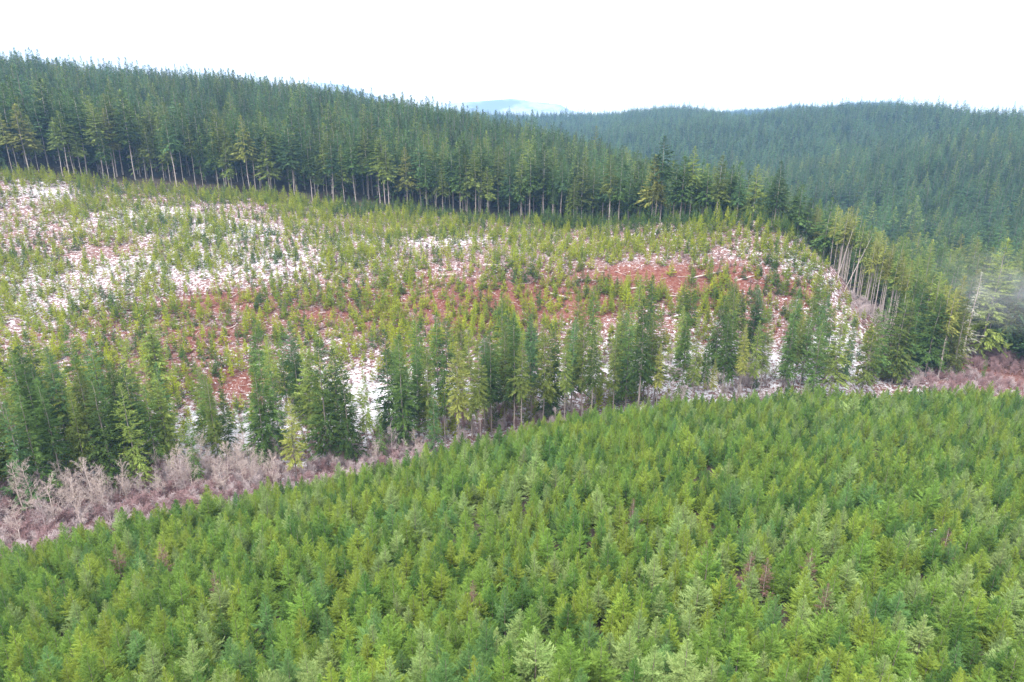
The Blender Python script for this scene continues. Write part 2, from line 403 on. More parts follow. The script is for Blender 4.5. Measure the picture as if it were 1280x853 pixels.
# ------------------------------------------------------------------ the ground
def blob(x, y, lst):
    out = np.zeros(len(x))
    for (px, py, rx, ry, v) in lst:
        cx, cyy, h = hit(px, py)
        # axes along and across the line of sight, sized in metres
        ux, uy = cx / h, cyy / h
        a = ((x - cx) * uy - (y - cyy) * ux) / rx; b = ((x - cx) * ux + (y - cyy) * uy) / ry
        out += v * np.exp(-(a * a + b * b))
    return out
SNOW = [(135, 312, 16, 14, -.5), (60, 240, 16, 16, .6), (120, 330, 70, 80, .45), (60, 400, 14, 20, .2), (210, 270, 20, 16, .45), (300, 290, 22, 14, .45), (350, 330, 22, 16, .4), (230, 330, 20, 14, .25),
        (450, 300, 22, 8, .45), (540, 305, 18, 10, .5), (600, 300, 12, 8, .4), (470, 330, 14, 8, .25), (930, 320, 14, 10, .25), (850, 290, 14, 6, .35), (1000, 330, 10, 14, .45), (1050, 380, 8, 12, .35),
        (960, 440, 40, 16, .5), (850, 450, 20, 16, .5), (1050, 430, 16, 12, .45), (760, 460, 18, 12, .35), (450, 480, 12, 14, .5), (480, 520, 12, 16, .7), (380, 480, 10, 16, .45), (330, 480, 8, 10, .3),
        (300, 540, 14, 14, .55), (420, 420, 6, 8, .3), (560, 490, 26, 12, .4), (650, 480, 20, 10, .35), (120, 560, 26, 12, .45), (220, 600, 16, 8, .5), (30, 460, 14, 14, .3), (220, 560, 20, 12, .3), (10, 560, 10, 12, .3), (1210, 470, 5, 4, .5)]
RED = [(150, 420, 40, 20, .25), (380, 380, 30, 16, .25), (520, 380, 30, 16, .25), (60, 300, 20, 14, .2), (820, 345, 22, 6, .7), (870, 370, 26, 7, .55), (780, 350, 12, 5, .4), (640, 365, 26, 10, .45), (720, 385, 26, 10, .6), (920, 345, 12, 8, .6), (960, 420, 14, 8, .5), (600, 400, 14, 10, .45), (270, 375, 16, 8, .6), (310, 480, 10, 10, .6),
       (190, 460, 14, 10, .4), (130, 400, 12, 10, .25), (280, 420, 14, 8, .4), (400, 400, 12, 10, .3), (850, 420, 18, 8, .4), (1000, 365, 8, 6, .5), (230, 610, 10, 6, .6), (1240, 450, 22, 16, .8), (15, 670, 14, 8, .7), (480, 400, 20, 12, .2), (250, 380, 10, 8, .3)]
def build_ground():
    da = np.concatenate([np.linspace(-180, -52, 60)[:-1], np.linspace(-52, 52, 420), np.linspace(52, 180, 60)[1:-1]])
    hr = np.concatenate([[2, 6], np.arange(12, 130, 3.0), np.arange(130, 320, 1.1), np.arange(320, 460, 1.8), np.geomspace(462, 2200, 120), np.geomspace(2260, 14000, 30)])
    A, Hh = np.meshgrid(np.radians(da), hr, indexing='ij')
    X = (Hh * np.sin(A)).ravel(); Y = (Hh * np.cos(A)).ravel()
    Z = ground_z(X, Y); h = Hh.ravel(); az = A.ravel()
    clear = (h > knot_h(5, az) - 22) & (h < knot_h(8, az) + 4) & (az < clear_right(h) + .03) & (np.abs(az) < 1)
    bump = (vnoise(X, Y, 3.0, 21, 3) - .5) * 1.1 + (vnoise(X, Y, 9.0, 22, 2) - .5) * 1.6
    Z = Z + bump * np.where(h < 470, 1, 0)
    sn = np.where(clear | (h > knot_h(3, az)), .155, -.3); sn = np.where(h > knot_h(8, az) + 6, -.2, sn); sn = np.where(az > clear_right(h) + .05, np.where(h > 240, -.25, .1), sn)
    act = (h < 520) & (h > 60) & (np.abs(az) < 1)
    snow = sn.copy(); red = np.full(len(X), .30)
    snow[act] += .25 * blob(X[act], Y[act], SNOW); red[act] += 1.25 * blob(X[act], Y[act], RED)
    snow = snow - (red - .2) * .22 + .08 * (act & (h > knot_h(4, az) + 4) & (h < knot_h(5, az) + 22) & (az > -.5) & (az < .5))
    forest = np.clip((h - knot_h(8, az) - 2) / 6, 0, 1); forest = np.where(az > clear_right(h) + .03, np.clip((h - 255) / 20, 0, 1), forest)
    forest = np.where((h < knot_h(3, az)), 1.0, forest)
    n, m_ = len(da), len(hr)
    i = np.arange(n)[:, None]; j = np.arange(m_ - 1)[None]; i2 = (i + 1) % n
    Fc = np.stack([i * m_ + j, i * m_ + j + 1, i2 * m_ + j + 1, i2 * m_ + j], -1).reshape(-1, 4)
    # close the hole under the camera
    V = np.stack([X, Y, Z], -1)
    m, t = newmat('hillside_ground')
    geo = N(t, 'ShaderNodeNewGeometry')
    def noise(scale, stretch=(1, 1, 1), det=6, rough=.6):
        mp = N(t, 'ShaderNodeMapping'); mp.inputs['Scale'].default_value = stretch; L(t, geo.outputs['Position'], mp.inputs[0])
        n_ = N(t, 'ShaderNodeTexNoise', i2=scale, i3=det, i4=rough); L(t, mp.outputs[0], n_.inputs[0]); return n_.outputs[0]
    aS = N(t, 'ShaderNodeAttribute', attribute_name='snow').outputs['Fac']; aR = N(t, 'ShaderNodeAttribute', attribute_name='red').outputs['Fac']; aF = N(t, 'ShaderNodeAttribute', attribute_name='forest').outputs['Fac']
    litter = ramp(t, noise(1.3, det=8, rough=.75), [(.3, (.05, .028, .024)), (.45, (.13, .055, .045)), (.56, (.20, .12, .115)), (.68, (.16, .12, .045))])
    bracken = ramp(t, noise(.9, det=8, rough=.7), [(.3, (.05, .02, .018)), (.46, (.14, .042, .03)), (.56, (.18, .085, .07)), (.68, (.17, .065, .025))])
    duff = ramp(t, noise(.8), [(.3, (.035, .028, .02)), (.7, (.10, .075, .055))])
    def thr(base, att, amt, lo, hi):
        a = N(t, 'ShaderNodeMath', operation='MULTIPLY_ADD', i1=amt); L(t, att, a.inputs[0]); L(t, base, a.inputs[2])
        r = N(t, 'ShaderNodeMapRange', i1=lo, i2=hi); L(t, a.outputs[0], r.inputs[0]); return r.outputs[0]
    def mix(f, a, b):
        x = N(t, 'ShaderNodeMix', data_type='RGBA'); L(t, f, x.inputs[0]); L(t, a, x.inputs[6]); L(t, b, x.inputs[7]); return x.outputs[2]
    c = mix(thr(noise(.35, det=7, rough=.75), aR, .26, .60, .70), litter, bracken)
    c = mix(aF, c, duff)
    snowc = N(t, 'ShaderNodeRGB'); snowc.outputs[0].default_value = (.62, .62, .68, 1)
    sm = thr(noise(.85, (1, 1, 1), 9, .85), aS, .34, .58, .615)
    c = mix(sm, c, snowc.outputs[0])
    b = N(t, 'ShaderNodeBsdfPrincipled'); b.inputs['Roughness'].default_value = .9; b.inputs['Specular IOR Level'].default_value = .15; L(t, c, b.inputs['Base Color'])
    bm = N(t, 'ShaderNodeBump', i0=.9, i1=.7); L(t, noise(1.7, det=8, rough=.7), bm.inputs['Height']); L(t, bm.outputs[0], b.inputs['Normal'])
    o = N(t, 'ShaderNodeOutputMaterial'); L(t, b.outputs[0], o.inputs[0])
    me = mesh_np('ground', V, Fc, m, {'snow': snow, 'red': red, 'forest': forest}, True)
    g = link(bpy.data.objects.new('ground', me)); g['kind'] = 'structure'
build_ground()
print('ground', round(time.time() - T0, 1))

# ------------------------------------------------------------------ far mountains
def mountain(name, pts, h, back, seed, c1, c2, label=None):
    """a long ridge standing far off: a real hill body with front and back slopes"""
    xs = []; n = 160
    pxs = np.linspace(pts[0][0], pts[-1][0], n); pys = np.interp(pxs, [p[0] for p in pts], [p[1] for p in pts])
    V = []; rows = 26
    for r in range(rows):
        f = r / (rows - 1) * 2 - 1              # -1 front foot .. 0 crest .. 1 back foot
        for k in range(n):
            a, s = azslope(pxs[k], pys[k]); hh = h + f * back
            zc = s * h; base = -260
            z = base + (zc - base) * (1 - abs(f)) ** .8
            x, y = hh * math.sin(a), hh * math.cos(a)
            V.append((x, y, z))
    V = np.array(V); nz = (vnoise(V[:, 0], V[:, 1], 500, seed, 5) - .5) * 150 * np.clip(1 - np.abs(np.repeat(np.linspace(-1, 1, rows), n)), .0, 1)
    fr = np.abs(np.repeat(np.linspace(-1, 1, rows), n)); V[:, 2] += nz * np.clip(fr * 3, .04, 1)
    i = np.arange(rows - 1)[:, None] * n; j = np.arange(n - 1)[None]
    Fc = np.stack([i + j, i + j + 1, i + n + j + 1, i + n + j], -1).reshape(-1, 4)
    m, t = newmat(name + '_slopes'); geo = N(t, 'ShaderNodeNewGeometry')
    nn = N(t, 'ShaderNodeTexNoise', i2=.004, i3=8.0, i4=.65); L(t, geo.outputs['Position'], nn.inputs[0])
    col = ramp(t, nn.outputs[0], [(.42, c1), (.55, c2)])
    b = N(t, 'ShaderNodeBsdfPrincipled'); b.inputs['Roughness'].default_value = 1; b.inputs['Specular IOR Level'].default_value = 0; L(t, col, b.inputs['Base Color'])
    o = N(t, 'ShaderNodeOutputMaterial'); L(t, b.outputs[0], o.inputs[0])
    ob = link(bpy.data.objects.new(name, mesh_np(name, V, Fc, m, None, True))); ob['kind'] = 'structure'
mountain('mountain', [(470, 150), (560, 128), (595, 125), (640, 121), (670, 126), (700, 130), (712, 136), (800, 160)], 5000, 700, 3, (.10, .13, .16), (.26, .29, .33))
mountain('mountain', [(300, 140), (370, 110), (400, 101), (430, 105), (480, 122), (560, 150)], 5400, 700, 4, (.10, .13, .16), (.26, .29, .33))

# ------------------------------------------------------------------ tree kinds
YOUNG = []
for s in range(7):
    c, tk = fir(100 + s, 7.4, [2.5, 2.8, 2.35, 3.0, 2.6, 2.9, 2.3][s], .06, 185, 18, 4, elev_lo=4, elev_hi=50, curl=.16, wid=.092, power=.86, rag=.34, sub_len=.42, trunk_r=.09, sides=5)
    YOUNG.append(Kind('young_fir', ['yg', 'mg', 'dg', 'bg', 'pg'], None, 'bark', c, tk, 7.4))
SAPL = []
for s in range(6):
    c, tk = fir(200 + s, 5, [1.4, 1.55, 1.25, 1.65, 1.45, 1.85][s], .03, 90, 8, 2, elev_lo=4, elev_hi=46, curl=.12, wid=.25, power=.88, rag=.25, sub_len=.46, trunk_r=.05, sides=3)
    SAPL.append(Kind('fir_sapling', ['sy', 'sg', 'sd'], None, 'bark', c, tk, 5))
BAND = []
for s in range(8):
    cs = [.1, .26, .40, .14, .46, .18, .34, .08][s]
    c, tk = fir(300 + s, 30, [5.8, 5.2, 4.5, 6.2, 4.2, 5.6, 4.7, 5.8][s], cs, 260, 16, 3, elev_lo=-22, elev_hi=30, curl=-.05, wid=.125, power=.66, rag=.38, bare=.12, trunk_r=.24, sub_len=.38)
    tk = merge([tk] + snag_twigs(s, 30, cs + .1, 26, 2.2))
    BAND.append(Kind('fir_tree', ['old_a', 'old_b', 'old_c', 'old_d'], None, 'grey_bark', c, tk, 30))
TALL = []     # forest-edge trees: long pale bare stems under a short crown
for s in range(7):
    cs = [.38, .46, .5, .42, .55, .34, .48][s]
    c, tk = fir(400 + s, 36, [7.0, 6.6, 6.0, 7.2, 5.8, 7.5, 6.6][s], cs, 170, 11, 3, elev_lo=-22, elev_hi=32, curl=-.05, wid=.22, power=.86, rag=.28, trunk_r=.21, sub_len=.42, sides=5)
    tk = merge([tk] + snag_twigs(40 + s, 36, cs, 16, 2.0))
    TALL.append(Kind('tall_fir', ['old_a', 'old_b', 'old_c', 'old_d'], None, 'pale_bark', c, tk, 36))
FOREST = []   # trees inside the forest, seen mostly from above
for s in range(6):
    c, tk = fir(500 + s, 34, [7.8, 7.2, 8.2, 7.5, 6.8, 8.4][s], .2, 150, 10, 2, elev_lo=-20, elev_hi=36, curl=-.04, wid=.24, power=.98, rag=.22, trunk_r=.3, sub_len=.46, sides=4)
    FOREST.append(Kind('forest_fir', ['old_a', 'old_b', 'old_c', 'old_d'], None, 'bark', c, tk, 34))
FARF = []
for s in range(4):
    c, tk = fir(600 + s, 30, [7.0, 6.6, 7.4, 6.9][s], .2, 90, 8, 0, elev_lo=-18, elev_hi=34, curl=-.04, wid=.38, power=1.0, rag=.2, trunk_r=.3, sub_len=.6, sides=3)
    FARF.append(Kind('distant_fir', ['old_a', 'old_c'], None, 'bark', c, tk, 30))
POLE = []     # trees of the bank edge: very long bare stems, small tops
for s in range(4):
    cs = [.62, .56, .66, .52][s]
    c, tk = fir(450 + s, 36, [4.6, 5.2, 4.2, 5.4][s], cs, 110, 10, 3, elev_lo=-22, elev_hi=32, curl=-.05, wid=.22, power=.75, rag=.35, trunk_r=.28, sub_len=.42, sides=5)
    tk = merge([tk] + snag_twigs(60 + s, 36, cs, 20, 2.0))
    POLE.append(Kind('tall_fir', ['old_a', 'old_b', 'old_c', 'old_d'], None, 'pale_bark', c, tk, 36))
DEAD = []
for s in range(2):
    c, tk = fir(700 + s, 6, 1.7, .1, 110, 9, 3, elev_lo=5, elev_hi=45, curl=.1, wid=.12, power=.8, rag=.35, trunk_r=.07, sides=4)
    DEAD.append(Kind('dead_sapling', ['dead'], None, 'wood', c, tk, 6))
SNAG = []
for s in range(2):
    c, tk = fir(720 + s, 28, 3.2, .12, 170, 9, 3, elev_lo=-25, elev_hi=20, curl=-.05, wid=.13, power=.75, rag=.4, trunk_r=.22)
    SNAG.append(Kind('dead_tree', ['grey'], None, 'pale_bark', c, tk, 28))
print('kinds', round(time.time() - T0, 1))

def grid_pts(h0, h1, az0, az1, step, seed, jit=.42):
    rng = np.random.default_rng(seed)
    xs = np.arange(-h1, h1, step); ys = np.arange(-20, h1, step)
    X, Y = np.meshgrid(xs, ys); X = X + (np.arange(len(ys)) % 2)[:, None] * step * .5
    X = X + rng.uniform(-jit, jit, X.shape) * step; Y = Y + rng.uniform(-jit, jit, Y.shape) * step
    X, Y = X.ravel(), Y.ravel(); h = np.hypot(X, Y); az = np.arctan2(X, Y)
    k = (h > h0) & (h < h1) & (az > az0) & (az < az1)
    return X[k], Y[k], h[k], az[k], rng
# sight-line table: how high the land and its growth already reach, nearer than each distance
gx = HH[None, :] * np.sin(AZ[:, None]); gy = HH[None, :] * np.cos(AZ[:, None])
ZG = ground_z(gx.ravel(), gy.ravel()).reshape(gx.shape)
can = np.where(HH[None] > np.array(kh[8])[:, None] + 8, 22, 0.) + np.where(HH[None] < kh[3][:, None], 5, 0.)
ang = (ZG + can) / np.maximum(HH[None], 1); RM = np.maximum.accumulate(np.where(HH[None] < 20, -9, ang), 1)
def seen(x, y, ztop, margin=6.0):
    az = np.arctan2(x, y); h = np.hypot(x, y); return ztop + margin > bil(RM, az, np.maximum(h - 12, 0)) * h
def inframe(px, py, m=0): return (px > -m) & (px < 1280 + m) & (py > -m) & (py < 853 + m)

def col_words(px):
    w_ = ['at the far left', 'near the left edge', 'well left', 'left', 'just left of centre', 'just right of centre', 'right', 'well right', 'near the right edge', 'at the far right']
    return w_[int(np.clip(px / 128, 0, 9))]
REG = []
HUEW = {'sy': 'yellow-green', 'sg': 'fresh green', 'sd': 'deep green', 'yg': 'yellow-green', 'mg': 'fresh green', 'dg': 'deep green', 'bg': 'bluish green', 'pg': 'pale grey-green', 'old_a': 'dark green', 'old_b': 'olive green', 'old_c': 'blue-green', 'old_d': 'yellowish'}

# ------------------------------------------------------------------ the young plantation in front
def plantation():
    x, y, h, az, rng = grid_pts(14, 222, -.95, .95, 2.05, 1)
    edge = knot_h(3, az) + 1.5 + (vnoise(x, y, 14, 3) - .5) * 9
    k = h < edge
    x, y, h, az = x[k], y[k], h[k], az[k]; n = len(x)
    k = rng.random(n) > .04 + .5 * (vnoise(x, y, 9, 55, 2) > .70); x, y, h, az = x[k], y[k], h[k], az[k]; n = len(x)
    z = ground_z(x, y) - .15
    H = rng.normal(5.1, .85, n) * (1 + (vnoise(x, y, 18, 31) - .5) * .35) * np.where(h < 47, 1.0, 1)
    H *= np.where(rng.random(n) < .05, 1.18, 1)
    sw = H / 8.1 * rng.uniform(.8, 1.15, n)
    var = rng.integers(0, 7, n); u = rng.random(n) + (vnoise(x, y, 25, 44) - .5) * .5
    near = np.clip((60 - h) / 10, 0, 1)
    hue = np.where(u < .38, 1, np.where(u < .66, 0, np.where(u < .82, 2, np.where(u < .89, 3, 4))))
    hue = np.where((near > rng.random(n) * 1.4) & (hue != 3), np.where(rng.random(n) < .4, 4, np.where(rng.random(n) < .5, 3, 1)), hue)
    hs = ['yg', 'mg', 'dg', 'bg', 'pg']
    px, py = project(x, y, z + H * .6)
    vis = inframe(px, py, 8) & seen(x, y, z + H, 0)
    dist = np.sqrt(x * x + y * y + z * z); order = np.argsort(np.where(vis, dist, 1e6)); ind = np.zeros(n, bool); ind[order[:300]] = True
    rz = rng.random(n) * 6.283
    rows = ['by the bottom edge', 'behind the nearest rows', 'farther up the plantation']
    cut = np.quantile(py[ind], [.33, .66])
    # dead brown saplings among them
    deads = [(880, 690), (935, 705), (955, 715), (1030, 745), (592, 750), (272, 728), (205, 690), (1180, 668), (150, 690), (1010, 700), (655, 560), (790, 632)]
    for q in range(n):
        if not ind[q]: continue
        r = 0 if py[q] > cut[1] else (1 if py[q] > cut[0] else 2); hu = hs[hue[q]]
        size = 'tall' if H[q] > 5.8 else ('short' if H[q] < 4.5 else 'middling')
        e = put_tree(YOUNG[var[q]], hu, x[q], y[q], z[q], rz[q], H[q] / 7.4, sw[q], 'young_fir', None, 'fir tree', 'young firs in the near plantation')
        REG.append((e, '%s %s young fir %s, %s' % (size, HUEW[hu], rows[r], col_words(px[q])), px[q], py[q]))
    o = ~ind
    meshes = [(k_.joined, h_) for k_ in YOUNG for h_ in hs]
    stuff('young_fir_thicket', 'dense young green firs filling the plantation behind the nearest ones down to the valley', 'young forest', np.stack([x, y, z], -1)[o], rz[o], np.stack([sw, sw, H / 7.4], -1)[o], (var * 5 + hue)[o], meshes)
    names = ['beside a purple-brown one at the right middle of the plantation', 'leftmost of the three dark ones in the right half of the plantation', 'tallest of the three dark ones in the right half of the plantation', 'lowest down on the right, above the pale trees',
             'below the centre of the plantation', 'at the lower left of the plantation', 'at the left near the pale alders', 'near the right edge of the plantation', 'leftmost, close under the bare alders', 'between the yellow fir and the dark ones', 'by the plantation edge under the centre', 'high in the middle of the plantation']
    for k_, (a, b) in enumerate(deads):
        X, Y, hh = hit(a, b + 20); hh *= .93; X *= .93; Y *= .93
        put_tree(DEAD[k_ % 2], 'dead', X, Y, gz(X, Y), k_, 1.08, .95, 'dead_sapling', 'brown leafless sapling ' + names[k_], 'dead tree', 'brown dead saplings in the plantation')
plantation()
print('plantation', round(time.time() - T0, 1))

# ------------------------------------------------------------------ saplings on the logged slope
def clearcut():
    x, y, h, az, rng = grid_pts(150, 460, -.85, .65, 2.45, 2, .5)
    k = (h > knot_h(5, az) - 4) & (h < knot_h(8, az) + 2) & (az < clear_right(h) - .004)
    x, y, h, az = x[k], y[k], h[k], az[k]
    z = ground_z(x, y)
    px, py = project(x, y, z)
    crest = np.clip(1 - np.abs(h - knot_h(8, az)) / 22, 0, 1)
    cover = .75 + (vnoise(x, y, 14, 61, 3) - .5) * 1.5 + crest * .8
    bare = blob(x, y, [(60, 240, 16, 16, .6), (820, 345, 18, 5, .8), (880, 362, 22, 5, .5), (640, 350, 20, 5, .4), (540, 300, 14, 6, .4), (310, 300, 12, 6, .3), (150, 340, 26, 24, .12), (300, 490, 8, 8, .7), (470, 505, 14, 14, .7), (960, 450, 60, 12, .8), (1040, 330, 7, 20, .8), (1070, 380, 9, 15, .6), (700, 480, 60, 10, .4), (200, 590, 60, 10, .5)])
    k = rng.random(len(x)) < np.clip(cover - bare, .04, .96)
    x, y, h, az, z, px, py, crest = [a[k] for a in (x, y, h, az, z, px, py, crest)]; n = len(x)
    H = rng.normal(4.3, .95, n) * (1 + (vnoise(x, y, 25, 71) - .5) * .7); H = np.clip(H, 1.6, 7) * (1 + crest * .4)
    sw = H / 5 * rng.uniform(.8, 1.2, n); var = rng.integers(0, 6, n); rz = rng.random(n) * 6.283
    u = rng.random(n) * .7 + vnoise(x, y, 30, 81) * .6 - crest * .42 * (px > 430) ; hue = np.where(u < .40, 2, np.where(u < .62, 1, 0))
    hs = ['sy', 'sg', 'sd']; vis = inframe(px, py)
    size = H / np.sqrt(x * x + y * y + z * z); 
    # hidden behind the tall trees of the valley belt: prefer those above it
    beltline = np.interp(px, [0, 300, 600, 900, 1100], [450, 430, 400, 390, 360])
    order = np.argsort(-np.where(vis & (py < beltline), size, 0)); ind = np.zeros(n, bool); ind[order[:300]] = True
    meshes = [(k_.joined, h_) for k_ in SAPL for h_ in hs]
    zz = z - .1
    for q in np.where(ind)[0]:
        hu = hs[hue[q]]
        wide = 'broad' if sw[q] > H[q] / 5 * 1.15 else 'slender'
        o = needles(link(bpy.data.objects.new('fir_sapling', SAPL[var[q]].joined)), hu); o.location = (x[q], y[q], zz[q]); o.rotation_euler = (0, 0, rz[q]); o.scale = (sw[q], sw[q], H[q] / 5)
        row = 'just above the valley trees' if py[q] > beltline[q] - 35 else 'up the logged slope'
        tag(o, None, 'sapling', 'fir saplings on the logged slope'); REG.append((o, '%s %s sapling %s, %s' % (wide, HUEW[hu], row, col_words(px[q])), px[q], py[q]))
    o = ~ind
    stuff('sapling_growth', 'small yellow-green and dark fir saplings scattered over the snowy logged slope', 'saplings', np.stack([x, y, zz], -1)[o], rz[o], np.stack([sw, sw, H / 5], -1)[o], (var * 3 + hue)[o], meshes)
clearcut()
print('clearcut', round(time.time() - T0, 1))

# ------------------------------------------------------------------ tall trees along the valley between the two slopes
def belt():
    rng = np.random.default_rng(5)
    # px, top py, distance behind the valley line, shape, needle hue, width factor
    T = [(4, 492, 14, 3, 'old_a', 1.1), (24, 498, 6, 7, 'old_c', 1.1), (45, 452, 20, 3, 'old_a', 1.2), (64, 470, 12, 0, 'old_a', 1.1), (84, 462, 24, 5, 'old_c', 1.1), (100, 486, 10, 1, 'old_b', .9), (118, 474, 22, 7, 'old_a', 1.1), (136, 468, 8, 3, 'old_a', 1.2), (152, 450, 18, 5, 'old_a', 1.1),
         (168, 476, 6, 0, 'old_b', 1.1), (188, 482, 14, 3, 'old_a', 1.1), (206, 452, 22, 5, 'old_c', 1.0), (240, 520, 3, 0, 'old_a', .8), (268, 466, 14, 5, 'old_b', .9), (284, 470, 16, 3, 'old_a', .8), (334, 438, 14, 3, 'old_a', 1.25), (346, 462, 20, 7, 'old_c', 1.0), (366, 500, 0, 1, 'old_d', 1.05), (394, 442, 20, 1, 'old_b', 1.0),
         (408, 424, 12, 0, 'old_a', 1.2), (424, 436, 16, 5, 'old_c', 1.1), (436, 446, 8, 3, 'old_a', 1.0), (458, 462, 8, 2, 'old_b', .8), (474, 500, 6, 0, 'old_a', .7), (488, 412, 18, 5, 'old_c', 1.1), (504, 420, 12, 3, 'old_a', 1.0), (522, 424, 20, 1, 'old_a', 1.0), (536, 436, 16, 5, 'old_b', 1.0), (543, 484, 2, 7, 'old_c', .9),
         (556, 450, 14, 2, 'old_a', .9), (572, 428, 6, 2, 'old_d', 1.15), (590, 410, 18, 1, 'old_b', 1.0), (600, 436, 6, 4, 'old_b', 1.0), (614, 420, 16, 6, 'old_a', 1.0), (630, 406, 22, 1, 'old_b', 1.1), (642, 398, 12, 6, 'old_a', 1.0), (652, 420, 5, 4, 'old_b', 1.0), (664, 392, 20, 2, 'old_c', 1.0), (678, 398, 10, 6, 'old_b', 1.0),
         (694, 404, 18, 1, 'old_a', 1.0), (706, 420, 6, 4, 'old_b', .9), (716, 396, 16, 6, 'old_c', 1.0), (728, 392, 10, 2, 'old_b', 1.0), (740, 414, 4, 4, 'old_a', .9), (746, 398, 20, 1, 'old_b', 1.0), (768, 404, 14, 6, 'old_b', .9), (784, 384, 18, 5, 'old_a', 1.0), (798, 374, 10, 6, 'old_a', 1.1), (812, 390, 16, 2, 'old_b', .9),
         (822, 430, 5, 4, 'old_d', .8), (866, 398, 10, 6, 'old_b', .9), (880, 420, 8, 2, 'old_a', .8), (892, 448, 3, 4, 'old_d', .8), (912, 388, 16, 1, 'old_a', .9), (926, 406, 7, 4, 'old_d', .8), (942, 400, 14, 6, 'old_b', .8), (984, 396, 14, 1, 'old_a', 1.0), (996, 388, 18, 2, 'old_b', .9), (1020, 392, 8, 0, 'old_a', 1.0), (1042, 382, 6, 3, 'old_b', 1.15),
         (1060, 396, 16, 5, 'old_c', .9), (1082, 384, 6, 3, 'old_b', 1.1), (1098, 372, 12, 5, 'old_a', 1.0), (1110, 362, 20, 3, 'old_a', 1.1), (1128, 376, 7, 0, 'old_b', 1.0), (1140, 352, 16, 7, 'old_c', 1.1), (1156, 340, 14, 3, 'old_b', 1.2), (1172, 358, 22, 5, 'old_a', 1.1), (1188, 344, 12, 3, 'old_d', 1.1), (1196, 372, 6, 7, 'old_b', 1.0),
         (1222, 348, 44, 2, 'old_a', 1.0), (1236, 336, 40, 4, 'old_c', 1.0), (1250, 342, 48, 2, 'old_a', 1.0), (1262, 330, 42, 6, 'old_b', 1.0), (1276, 338, 46, 4, 'old_a', 1.0), (1290, 346, 40, 3, 'old_a', 1.1), (-14, 480, 16, 3, 'old_a', 1.1), (-34, 476, 10, 5, 'old_b', 1.1), (1235, 458, 4, 0, 'old_a', .9)]
    special = {366: 'yellow-green fir with bare pale lower trunk, behind the pink grass strip', 334: 'tall dark fir standing alone in the gap left of the yellowish fir', 408: 'tallest dark fir of the clump left of the centre', 572: 'light yellowish layered fir at the left end of the tight central row',
               543: 'short blue-green fir in front, reaching the plantation edge left of the row', 798: 'tall dark fir at the right end of the central row', 1042: 'broad layered olive fir beside the snowy slope foot', 1188: 'yellowish tall fir just left of the white dead tree', 1235: 'small dark fir in the red brush at the right', 458: 'thin fir with long bare trunk above the snow patch',
               45: 'tall dark fir topping the left end of the valley belt', 206: 'blue-green fir at the right end of the left clump', 268: 'olive fir over the red patch, right of the left clump'}
    last = None
    for (px, ty, dh, s, hu, wf) in T:
        az0 = azslope(px, 500)[0]; h = float(knot_h(5, az0)) + dh * .8 - 4 - float(np.interp(px, [0, 220, 440, 1060, 1180], [8, 8, 15, 15, 6]))
        x, y, z = pt(px, h); h = math.hypot(x, y)
        Ht = azslope(px, ty)[1] * h - z; Ht = max(8, min(44, Ht))
        fw = Ht / 30 * wf * .80
        nb = None
        lab = special.get(px); base_ = '%s %s valley fir, %s, %s' % ('tall' if Ht > 30 else 'shorter', HUEW[hu], 'bare trunk' if s in (2, 4, 6) else 'green to its foot' if s in (0, 3, 7, 5) else 'bare lower stem', col_words(px))
        e = put_tree(BAND[s], hu, x, y, z - .2, rng.random() * 6.28, Ht / 30, fw, 'fir_tree', lab, 'fir tree', 'tall firs along the valley')
        if not lab: REG.append((e, base_, px, ty))
    # more of the belt, between and behind
    cnt = 0
    spans = [(0, 215, 26), (255, 290, 2), (325, 445, 9), (480, 760, 28), (765, 835, 8), (850, 960, 16), (965, 1040, 10), (1120, 1210, 16)]
    for a, b, k in spans:
        for _ in range(k):
            px = rng.uniform(a, b); az0 = azslope(px, 500)[0]; dh = rng.uniform(-8, 22); h = float(knot_h(5, az0)) + dh
            x, y, z = pt(px, h); s = int(rng.integers(0, 8)) if px < 240 or px > 1065 else int(rng.choice([1, 2, 4, 6, 6, 0])); hu = ['old_a', 'old_b', 'old_c', 'old_a'][int(rng.integers(0, 4))]
            Ht = rng.uniform(19, 27) if px < 1065 else rng.uniform(23, 31)
            e = put_tree(BAND[s], hu, x, y, z - .2, rng.random() * 6.28, Ht / 30, Ht / 30 * rng.uniform(.8, 1.1), 'fir_tree', None, 'fir tree', 'tall firs along the valley')
            REG.append((e, '%s fir half hidden by taller valley trees, %s' % (HUEW[hu], col_words(px)), px, 0))
    # dead white trees
    for (px, ty, dh, w_, lab) in [(960, 396, 4, 1.0, 'pale grey dead conifer with bare side branches in front of the snow'), (1207, 338, 14, 1.25, 'whitish dead conifer beside the drifting smoke'), (352, 0, 300, 1.0, 'grey dead conifer high in the left forest'), (282, 500, 4, .5, 'bare pale pole of a dead tree among the alders')]:
        if dh == 300:
            x, y, z = pt(352, 640); Ht = 32
        else:
            az0 = azslope(px, 500)[0]; h = float(knot_h(5, az0)) + dh - 4; x, y, z = pt(px, h); Ht = azslope(px, ty)[1] * math.hypot(x, y) - z
        put_tree(SNAG[int(px) % 2], 'grey', x, y, z, 1.0, Ht / 28, Ht / 28 * w_, 'dead_tree', lab, 'dead tree', 'pale dead conifers')
belt()

